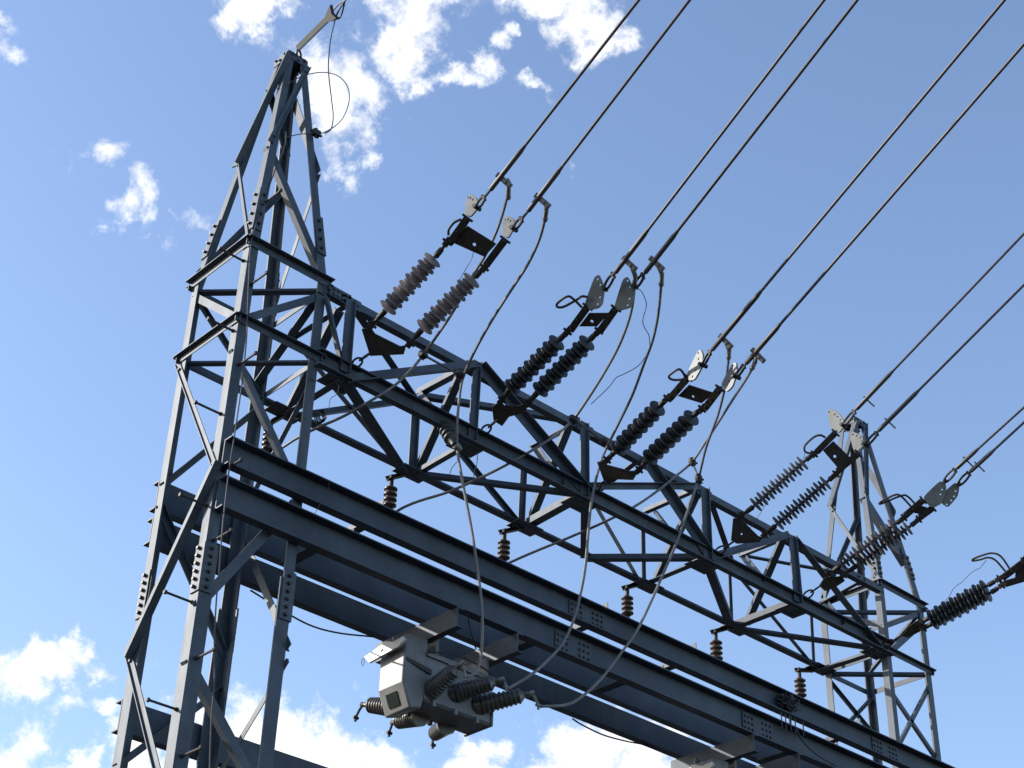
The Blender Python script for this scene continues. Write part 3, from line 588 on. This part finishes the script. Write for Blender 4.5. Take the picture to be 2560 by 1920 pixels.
# ------------------------------------------------------------------ jumper cables
def cable(name, pts, r, m_, label, cat, group=None, parent=None, n=7, seg=8):
    mb = MB(); mb.tube(spline(pts, n), r, seg); o = mb.build(name, m_, parent, True)
    if label: tag(o, label, cat, group)
    return o
def ypath(pts, ys):                        # pixel path with depths given at some indices
    idx = sorted(ys); out = []
    L = [0]
    for i in range(1, len(pts)): L.append(L[-1]+math.hypot(pts[i][0]-pts[i-1][0], pts[i][1]-pts[i-1][1]))
    for i, q in enumerate(pts):
        lo_ = max(j for j in idx if j <= i); hi = min(j for j in idx if j >= i)
        t = 0 if hi == lo_ else (L[i]-L[lo_])/(L[hi]-L[lo_]); out.append(at(q[0], q[1], ys[lo_]*(1-t)+ys[hi]*t))
    return out
def yk(k, uv): return near(uv, k).y/U
J = [
 (0, 'left', [(1266, 448), (1272, 457), (1271, 478), (1258, 530), (1240, 582), (1212, 640), (1180, 692), (1132, 780), (1085, 850), (1058, 887), (1030, 922), (985, 965), (930, 1000), (860, 1040), (790, 1071), (740, 1097), (690, 1130), (668, 1143)], {9: -.5, 12: -.08, 14: .6, 17: 1.35}),
 (0, 'right', [(1361, 502), (1367, 516), (1363, 545), (1348, 600), (1320, 660), (1280, 722), (1235, 792), (1195, 862), (1172, 910), (1156, 950), (1148, 1000), (1143, 1060), (1143, 1120), (1152, 1180), (1163, 1240), (1180, 1330), (1193, 1420), (1203, 1500), (1206, 1580), (1202, 1640), (1190, 1680), (1166, 1694)], {9: -.3, 12: -.28, 14: -.3, 18: -.28, 21: -.15}),
 (1, 'left', [(1578, 662), (1588, 690), (1586, 722), (1580, 770), (1565, 822), (1540, 880), (1500, 950), (1460, 1012), (1436, 1045), (1400, 1080), (1340, 1120), (1270, 1160), (1200, 1195), (1120, 1230), (1050, 1252), (1010, 1268), (984, 1284)], {8: -.22, 11: 0, 16: 1.35}),
 (1, 'right', [(1645, 662), (1655, 685), (1652, 725), (1645, 790), (1632, 850), (1610, 910), (1580, 990), (1540, 1072), (1512, 1130), (1492, 1190), (1478, 1260), (1470, 1340), (1463, 1420), (1450, 1490), (1430, 1560), (1405, 1610), (1370, 1650), (1330, 1685), (1270, 1722)], {8: -.3, 13: -.3, 18: -.15}),
 (2, 'left', [(1815, 855), (1823, 875), (1820, 910), (1812, 970), (1797, 1030), (1785, 1065), (1765, 1120), (1748, 1190), (1735, 1232), (1715, 1290), (1690, 1360), (1660, 1430), (1625, 1510), (1590, 1580), (1545, 1642), (1500, 1700), (1450, 1745), (1410, 1763), (1350, 1766)], {7: -.3, 13: -.3, 18: -.15}),
 (2, 'right', [(1890, 888), (1888, 905), (1870, 940), (1830, 1002), (1790, 1065), (1760, 1112), (1730, 1155), (1690, 1190), (1640, 1230), (1580, 1270), (1500, 1310), (1420, 1345), (1330, 1382), (1278, 1405), (1262, 1414)], {6: -.25, 9: 0, 14: 1.35})]
JE = {(0, 'left'): 'ending under the post insulator beside the near tower', (0, 'right'): 'dropping to the nearest bushing of the grey tank', (1, 'left'): 'ending under the second post insulator from the near tower',
 (1, 'right'): 'dropping to the middle bushing of the grey tank', (2, 'left'): 'dropping to the farthest bushing of the grey tank', (2, 'right'): 'ending under the third post insulator from the near tower'}
for (k, s_, pts, ys) in J:
    ys = dict(ys); ys[0] = yk(k, pts[0]); ys[1] = yk(k, pts[1])
    P3 = ypath(pts, ys)
    o = cable('jumper_cable', P3, .0098, M['jump'], 'slack jumper cable '+JE[(k, s_)], 'jumper cable', 'jumper cables')
    d0 = (P3[2]-P3[1]).normalized(); mb = MB(); mb.lathe(P3[1], P3[1]+d0*.13, [(0, .015), (.11, .0165), (.11, .0185), (.13, .0185)], 12); mb.tube([P3[0], P3[1], P3[1]+d0*.02], [.016, .0155, .015], 10); mb.build('cable_lug', M['alu2'], o, True)
# spacers holding the two jumpers of each set apart
for a, ya, b, yb, m2, lb in [((1058, 887), -.5, (1150, 938), -.3, 'hard', 'dark bolted clamps and rod spacing the jumpers of the leftmost insulator set'), ((1433, 1048), -.22, (1512, 1105), -.3, 'hard', 'rusty clamps and rod spacing the jumpers in the middle of the truss'), ((1731, 1155), -.25, (1747, 1196), -.3, 'alu2', 'short pale spacer rod between two crossing jumper cables')]:
    A_, B_ = at(*a, ya), at(*b, yb); root = thing('jumper_spacer', A_, lb, 'spacer', 'jumper spacers'); d = (B_-A_).normalized(); g_ = d.orthogonal().normalized(); h_ = d.cross(g_)
    mb = MB(); mb.rod(A_, B_, .008, 8); mb.build('rod', M['alu2' if m2 == 'alu2' else 'alu'], root, True)
    for c in (A_, B_):
        mb = MB(); mb.lathe(c-d*.035, c+d*.035, [(0, .018), (.01, .027), (.03, .03), (.055, .026), (.07, .016)], 10); mb.rod(c-g_*.036, c+g_*.036, .009, 6); mb.rod(c+d*.02-h_*.034, c+d*.02+h_*.034, .009, 6); mb.build('clamp', M['hard'], root, True)

# ------------------------------------------------------------------ hanging post insulators
PI = [((677, 1062), (667, 1138), 1.32, 'behind the near tower legs'), ((979, 1198), (980, 1282), 1.32, 'second from the near tower'), ((1261, 1333), (1259, 1409), 1.32, 'third from the near tower'),
 ((1568, 1473), (1571, 1548), 1.32, 'fourth from the near tower, no cable attached'), ((1789, 1583), (1795, 1662), 1.32, 'fifth from the near tower'), ((1998, 1679), (2004, 1752), 1.32, 'farthest one with a blue clamp')]
NODE = [(712, 1042), (1012, 1190), (1300, 1325), (1606, 1463), (1826, 1573), (2036, 1680)]
for i, (a, b, y, lb) in enumerate(PI):
    A_ = at(*a, y); B_ = at(*b, y); B_ = V((A_.x, A_.y, B_.z)); nd = at(*NODE[i], SY)
    root = thing('post_insulator', A_, 'brown post insulator hanging under the truss, '+lb, 'post insulator', 'hanging post insulators')
    mb = MB(); dd = (nd-A_).normalized(); mb.angle(A_-dd*.03, nd, .075*U, NZ); mb.bolt(A_+NZ*.01, NZ, .013, .03); mb.rod(A_+NZ*.02, A_.lerp(B_, .26), .016, 12); mb.build('bracket', M['hard'], root)
    L = (B_-A_).length; s = L/.95; R_ = .047*L/.25; pr = [(L*.22, .02)]
    for q in range(4):
        t = L*(.26+q*.165); pr += [(t, R_*.62), (t+L*.02, R_*.8), (t+L*.05, R_), (t+L*.085, R_*.97), (t+L*.10, R_*.8), (t+L*.12, R_*.68)]
    pr += [(L*.92, .02)]
    mb = MB(); mb.lathe(A_, B_, pr, 24); mb.build('porcelain_body', M['porc'], root, True)
    mb = MB(); mb.rod(A_.lerp(B_, .9), B_, .014, 10); mb.rod(B_-NX*.03, B_+NX*.03, .009, 8); mb.rod(B_-NY*.028-NZ*.01, B_+NY*.028-NZ*.01, .011, 8); mb.build('clamp', M['hard'], root, True)
    if i == 5:
        mb = MB(); c = B_-NZ*.07; mb.lathe(c+NZ*.07, c-NZ*.06, [(0, .008), (.03, .02), (.09, .03), (.12, .028), (.13, .02)], 7); mb.build('blue_clamp', M['rag'], root)
# insulator pointing out of the truss at the jumper
A_ = at(1106, 1056, -.02); B_ = at(1136, 1112, -.3)
root = thing('strut_insulator', A_, 'dark stubby strut insulator under the truss steadying a jumper cable', 'strut insulator')
L = (B_-A_).length; pr = [(0, .02), (L*.1, .02)]
for q in range(4): t = L*(.14+q*.17); pr += [(t, .03), (t+L*.04, .05), (t+L*.08, .05), (t+L*.12, .032)]
pr += [(L*.9, .02), (L, .02)]
mb = MB(); mb.lathe(A_, B_, pr, 20); mb.build('porcelain_body', M['core'], root, True)
mb = MB(); C_ = at(1144, 1118, -.29); mb.lathe(B_, C_+(C_-B_).normalized()*.03, [(0, .02), (.02, .028), ((C_-B_).length+.03, .018)], 10); mb.build('clamp', M['alu2'], root, True)

# ------------------------------------------------------------------ switchgear hung under the girders
def porc_prof(L, r0, r1, n):
    pr = [(0, r0*1.05), (L*.1, r0*1.05), (L*.1, r0*.86)]
    for q in range(n):
        t = L*(.12+.72*q/n); s = L*.72/n; f = q/n; R_ = r0*(1-f)+r1*f
        pr += [(t+s*.1, R_*.86), (t+s*.3, R_), (t+s*.65, R_), (t+s*.85, R_*.86)]
    return pr+[(L*.86, r1*.7), (L*.9, r1*.35), (L, r1*.32)]
YF, YB = .3, .77
def recloser(label):
    root = thing('switch_tank', P(3.9, .55, G2B-.27), label, 'recloser', 'grey switch tanks under the girders')
    mb = MB(); xa, xb, zt, zb = 3.45, 4.53, -3.14, -3.71; b = .03
    mb.extrude([P(xa, YF, zb+b), P(xa, YF+b, zb), P(xa, YB-b, zb), P(xa, YB, zb+b), P(xa, YB, zt), P(xa, YF, zt)], P(xb, 0, 0)-P(xa, 0, 0))
    mb.extrude([P(xa, YF-.03, zt), P(xb+.03, YF-.03, zt), P(xb+.03, YB+.03, zt), P(xa, YB+.03, zt)], NZ*.06*U)
    mb.extrude([P(xb-.0, YF-.02, zb-.01), P(xb+.025, YF-.02, zb-.01), P(xb+.025, YB+.02, zb-.01), P(xb, YB+.02, zb-.01)], NZ*.45*U)
    for x in (3.6, 3.95, 4.3):
        for y in (YF-.0, YB+.0): mb.box(P(x, y, zb+.0), NX*.012, NY*.012, NZ*.02)
    for x in (3.62, 4.45): mb.box(P(x, .56, -3.0), NX*.012, NY*.13, NZ*.085)
    mb.box(P(3.36, .80, -2.98), NX*.03, NY*.006, NZ*.11)
    mb.build('tank', M['paint'], root)
    mb = MB(); pr = [(3.11, -2.98), (3.15, -2.93), (3.47, -2.9), (3.47, -3.58), (3.42, -3.82), (3.25, -3.87), (3.11, -3.57)]
    y0, y1 = .3, .78; mb.extrude([P(x, y0, z) for x, z in pr], NY*(y1-y0)*U)
    bx = mb.build('mechanism_box', M['paint'], root); bv = bx.modifiers.new('edge', 'BEVEL'); bv.width = .014; bv.segments = 3
    for p_ in bx.data.polygons: p_.use_smooth = True
    bx.data.set_sharp_from_angle(angle=math.radians(25))
    n = (P(3.25, 0, -3.87)-P(3.11, 0, -3.57)).cross(NY).normalized()
    if n.z > 0: n = -n
    c = (P(3.18, .55, -3.72))+n*.003; ex = NY; ey = n.cross(NY).normalized()
    mb = MB(); mb.box(c, ex*.052, ey*.045, n*.003); w_ = mb.build('window', M['glass'], bx)
    mb = MB(); mb.extrude([P(3.465, YF-.03, -3.36), P(3.52, YF-.03, -3.36), P(3.52, YF-.03, -3.3), P(3.14, YF-.012, -3.25), P(3.14, YF-.012, -3.29)], NY*.015); mb.build('seam_strip', M['hard'], bx)
    lv = [atx(*q, 3.02) for q in ((914, 1643), (957, 1613), (960, 1606), (972, 1604), (985, 1607), (1010, 1592), (1014, 1598), (1000, 1616), (925, 1657), (921, 1652))]
    hl = plate('lever', lv, [(atx(958, 1627, 3.02), .012)], .016, M['white'], root, -NX)
    mb = MB(); cc = atx(960, 1622, 3.04); mb.rod(cc, cc+NX*.06, .03, 12); mb.build('pivot', M['hard'], hl, True)
    ring = [atx(908, 1646, 3.02)+V((0, .026*math.sin(t)*.55, -.045*(1-math.cos(t))*.55)) for t in [i*math.pi/8 for i in range(17)]]
    mb = MB(); mb.tube(ring, .0025, 6); mb.build('pull_ring', M['hard'], hl, True)
    for (a, b2, ya, yb, tp) in [((1080, 1724), (1151, 1662), YF, -.12, (1164, 1692)), ((1143, 1733), (1250, 1700), YF, -.12, (1266, 1718)), ((1203, 1763), (1325, 1734), YF, -.12, (1346, 1764)),
                                ((982, 1768), (912, 1762), YB, 1.22, (889, 1794)), ((1040, 1793), (986, 1806), YB, 1.22, (973, 1832)), ((1112, 1815), (1082, 1838), YB, 1.22, (1082, 1862))]:
        A_, B_ = at(*a, ya), at(*b2, yb); L = (B_-A_).length
        mb = MB(); mb.lathe(A_-(B_-A_).normalized()*.05, B_, porc_prof(L+.05, .063, .05, 9), 24); bs = mb.build('bushing', M['gpor'], root, True)
        T_ = at(*tp, yb+(.0 if ya == YB else -.02)); mb = MB(); mb.rod(B_-(B_-A_).normalized()*.03, B_+(B_-A_).normalized()*.03, .016, 10)
        q = B_+(B_-A_).normalized()*.015; mb.tube([q, q.lerp(T_, .5)+NZ*.008, T_], .0085, 8); mb.rod(T_-NX*.02, T_+NX*.02, .011, 8); mb.rod(T_-NZ*.025, T_+NZ*.012, .009, 8); mb.build('terminal', M['hard'] if ya == YB else M['alu2'], bs, True)
    return root
rc = recloser('grey steel switch tank with six ribbed bushings and a white lever, under the girders')
def copy_tree(o, parent=None):
    c = o.copy(); C.objects.link(c); c.parent = parent
    for ch_ in list(o.children): copy_tree(ch_, c)
    return c
r2 = copy_tree(rc); r2.location = rc.location+NX*5.60*U+NZ*.0*U
r2['label'] = 'second grey switch tank, cut off by the bottom edge of the photo'

# ------------------------------------------------------------------ small wires and fittings
G = 'thin loose wires'
cable('control_cable', ypath([(625, 1475), (665, 1500), (712, 1530), (780, 1565), (850, 1583), (935, 1592)], {0: SY+.15, 5: SY+.1}), .006, M['wire'], 'black control cable sagging under the far lower girder at left', 'cable', 'control cables')
cable('control_cable', ypath([(1430, 1796), (1455, 1812), (1510, 1838), (1570, 1854), (1610, 1862), (1690, 1885)], {0: SY+.15, 5: SY+.1}), .006, M['wire'], 'black control cable drooping from the far lower girder near the bottom edge', 'cable', 'control cables')
cable('control_cable', ypath([(1070, 1628), (1140, 1638), (1200, 1665), (1232, 1688)], {0: .25, 3: .2}), .006, M['wire'], 'black cable running along the top of the grey tank', 'cable', 'control cables')
cable('control_cable', ypath([(1168, 1535), (1176, 1575), (1190, 1622)], {0: -.15, 2: .3}), .005, M['wire'], 'short black cable hanging beside the second cross beam above the tank', 'cable', 'control cables')
cable('control_cable', ypath([(1990, 1820), (2005, 1850), (2040, 1885), (2090, 1915)], {0: -.22, 3: -.2}), .006, M['wire'], 'thin black cable hanging over the near lower girder at bottom right', 'cable', 'control cables')
cable('ground_lead', ypath([(716, 330), (712, 365), (690, 420), (668, 480), (645, 545), (628, 610), (622, 700), (618, 800), (616, 850), (606, 950), (586, 1090), (572, 1180), (556, 1320), (548, 1430), (541, 1500), (536, 1600), (536, 1700), (528, 1800), (524, 1930)], {0: .3, 5: -.06, 9: -.1, 12: -.26, 14: -.1, 18: -.05}), .0045, M['alu'], 'thin earth lead running down the near tower beside the step bolts', 'earth lead')
# overhead earth wire on the near tower's peak
tp = P(.6, SY/2-.14, TL.zt)
root = thing('earth_wire_link', tp, 'flat steel strap and thimble holding the overhead earth wire above the near tower peak', 'earth wire link')
E1, E2 = at(745, 120, SY/2-.2), at(818, 48, -.55)
ax = (E2-E1).normalized(); sd = ax.cross(FW).normalized(); fn = ax.cross(sd)
pts = [E1-sd*.019, E2-sd*.019, E2+ax*.06-sd*.04, E2+ax*.135-sd*.045, E2+ax*.10, E2+ax*.12+sd*.055, E2+ax*.04+sd*.034, E2+sd*.019, E1+sd*.019]
def sidepick(p): return p
plate('strap', pts, [], .022, M['wire'], root, fn)
mb = MB(); mb.tube(spline([E1+NZ*.01, at(742, 136, SY/2-.18), tp-NZ*.03], 4), .008, 8); mb.tube(spline([E1+sd*.015, at(752, 136, SY/2-.19), tp+NX*.03-NZ*.03], 4), .008, 8); mb.build('shackle', M['hard'], root, True)
W0 = at(838, 48, -.66); W1 = at(862, 2, -1.0); dd = (W1-at(828, 36, -.62)).normalized()
mb = MB(); mb.tube(spline([at(830, 30, -.62), at(845, 12, -.8), W1], 5), .006, 8); mb.tube(spline([W0, at(846, 28, -.78), W1], 5), .006, 8); mb.tube(spline([W0, at(850, 44, -.72), at(858, 22, -.86), W1], 5), .006, 8); mb.build('thimble', M['alu'], root, True)
fa = W1+(W1-E1).normalized()*26
cable('earth_wire', [W1-(W1-E1).normalized()*.02, W1.lerp(fa, .5), fa], .007, M['alu'], 'overhead earth wire leaving the top edge above the near tower', 'earth wire')
cable('earth_tail', ypath([(838, 50), (828, 90), (823, 130), (821, 165), (823, 200), (829, 250), (833, 290), (828, 322), (812, 334)], {0: -.66, 3: -.3, 8: .1}), .0042, M['alu'], 'thin wire tail hanging from the earth wire end beside the tower peak', 'wire', G)
cable('bonding_loop', ypath([(690, 218), (702, 222), (735, 200), (770, 186), (810, 181), (845, 190), (868, 215), (873, 250), (860, 290), (838, 315), (808, 332), (790, 334), (755, 335), (728, 340), (712, 345)], {0: .45, 4: .1, 9: .1, 14: .35}), .0036, M['alu'], 'large loop of thin bonding wire at the near tower peak', 'wire', G)
mb = MB(); c = at(790, 333, .2); mb.box(c, NX*.03, NY*.02, NZ*.022); mb.rod(c-NX*.05, c+NX*.05, .009, 8); mb.rod(c-NZ*.04, c+NZ*.045, .008, 8); tag(mb.build('wire_clamp', M['hard']), 'small rusty clamp fixing the bonding loop to the tower peak leg', 'clamp')
# stray wisps of wire
cable('loose_wire', ypath([(1573, 715), (1600, 725), (1612, 745), (1616, 765), (1609, 790), (1607, 805), (1612, 820), (1622, 838), (1625, 865)], {0: yk(1, (1573, 715)), 8: yk(1, (1630, 860))+.5}), .003, M['alu'], 'kinked thin wire dangling beside the second insulator set', 'wire', G)
cable('loose_wire', ypath([(1618, 885), (1595, 915), (1560, 935), (1540, 945), (1520, 970), (1478, 1010)], {0: -1.0, 5: -.5}), .0035, M['alu'], 'thin wire branching off a jumper cable left of the third insulator set', 'wire', G)
cable('loose_wire', ypath([(1184, 628), (1178, 650), (1160, 680), (1143, 712)], {0: yk(0, (1184, 628)), 3: yk(0, (1143, 712))}), .0022, M['alu'], 'hair-thin wire between the two leftmost insulator strings', 'wire', G)
cable('loose_wire', ypath([(2466, 1400), (2450, 1420), (2440, 1424), (2425, 1435), (2405, 1455), (2385, 1470), (2370, 1495), (2345, 1517), (2315, 1532)], {0: yk(5, (2466, 1400)), 8: yk(5, (2315, 1545))}), .0024, M['alu'], 'wavy hair-thin wire above the rightmost insulator strings', 'wire', G)
cable('loose_wire', ypath([(2012, 1132), (2005, 1150), (1960, 1200), (1925, 1245), (1890, 1300), (1873, 1322)], {0: yk(3, (2012, 1132)), 5: yk(3, (1873, 1322))}), .0018, M['alu'], 'hair-thin wire below the edge-on insulator string near the far tower', 'wire', G)
cable('loose_wire', ypath([(848, 962), (842, 985), (826, 998), (822, 1025)], {0: -.05, 3: 0}), .002, M['wire'], 'short thread of wire hanging under the truss beside the near tower', 'wire', G)
cable('loose_wire', ypath([(1194, 1130), (1192, 1160), (1186, 1180), (1182, 1205)], {0: -.05, 3: 0}), .0028, M['wire'], 'short dark wire hanging under the truss below the second insulator set', 'wire', G)
cable('loose_wire', ypath([(1142, 1155), (1130, 1170), (1124, 1186)], {0: -.2, 2: -.2}), .0025, M['wire'], 'tiny wire end beside the jumper cable under the truss', 'wire', G)
cable('loose_wire', ypath([(822, 1207), (822, 1225), (812, 1245), (800, 1262), (784, 1290)], {0: -.2, 4: -.2}), .0018, M['wire'], 'thin wire lying across the near girders beside the tower', 'wire', G)
# coil of wire on the near tower side of the truss
mb = MB(); cc = at(800, 1040, .9)
for q in range(4):
    rr = .034+.004*q; mb.tube([cc+V((rr*math.cos(t)*1.0, .012*q-.02+.01*math.sin(3*t), rr*math.sin(t)*.95)) for t in [i*math.pi/10 for i in range(21)]], .0045, 6)
tag(mb.build('wire_coil', M['wire'], None, True), 'small dark green-black coil of wire hung under the truss by the near tower', 'wire coil')
# tangle caught on the near upper girder
root = thing('twig_clump', at(1965, 1745, -.15), 'dark tangled clump of twigs caught on the highest girder under the farthest post insulator', 'nest')
mb = MB(); rnd = random.Random(7); c0 = at(1968, 1748, -.12)
for i in range(420):
    t = rnd.random(); p = c0+V((max(-.09, min(.09, rnd.gauss(0, .05))), max(-.04, min(.04, rnd.gauss(0, .025))), max(-.07, min(.015, rnd.gauss(-.03, .028)))))
    dr = V((rnd.gauss(0, 1), rnd.gauss(0, .5), rnd.gauss(-.25, .6))).normalized(); mb.tube([p-dr*.022, p+V((0, 0, rnd.uniform(-.008, .008))), p+dr*.022], rnd.uniform(.002, .0045), 4)
mb.build('twigs', M['wire'], root)
mb = MB()
for u0, v0, v1 in ((1952, 1796, 1822), (1962, 1796, 1826), (1972, 1800, 1816), (1986, 1806, 1834), (2006, 1814, 1840), (1975, 1800, 1830)):
    mb.tube([at(u0, v0-18, -.14), at(u0+2, v0, -.15), at(u0+3, v1, -.15)], .006, 6)
mb.build('hanging_twigs', M['wire'], root)
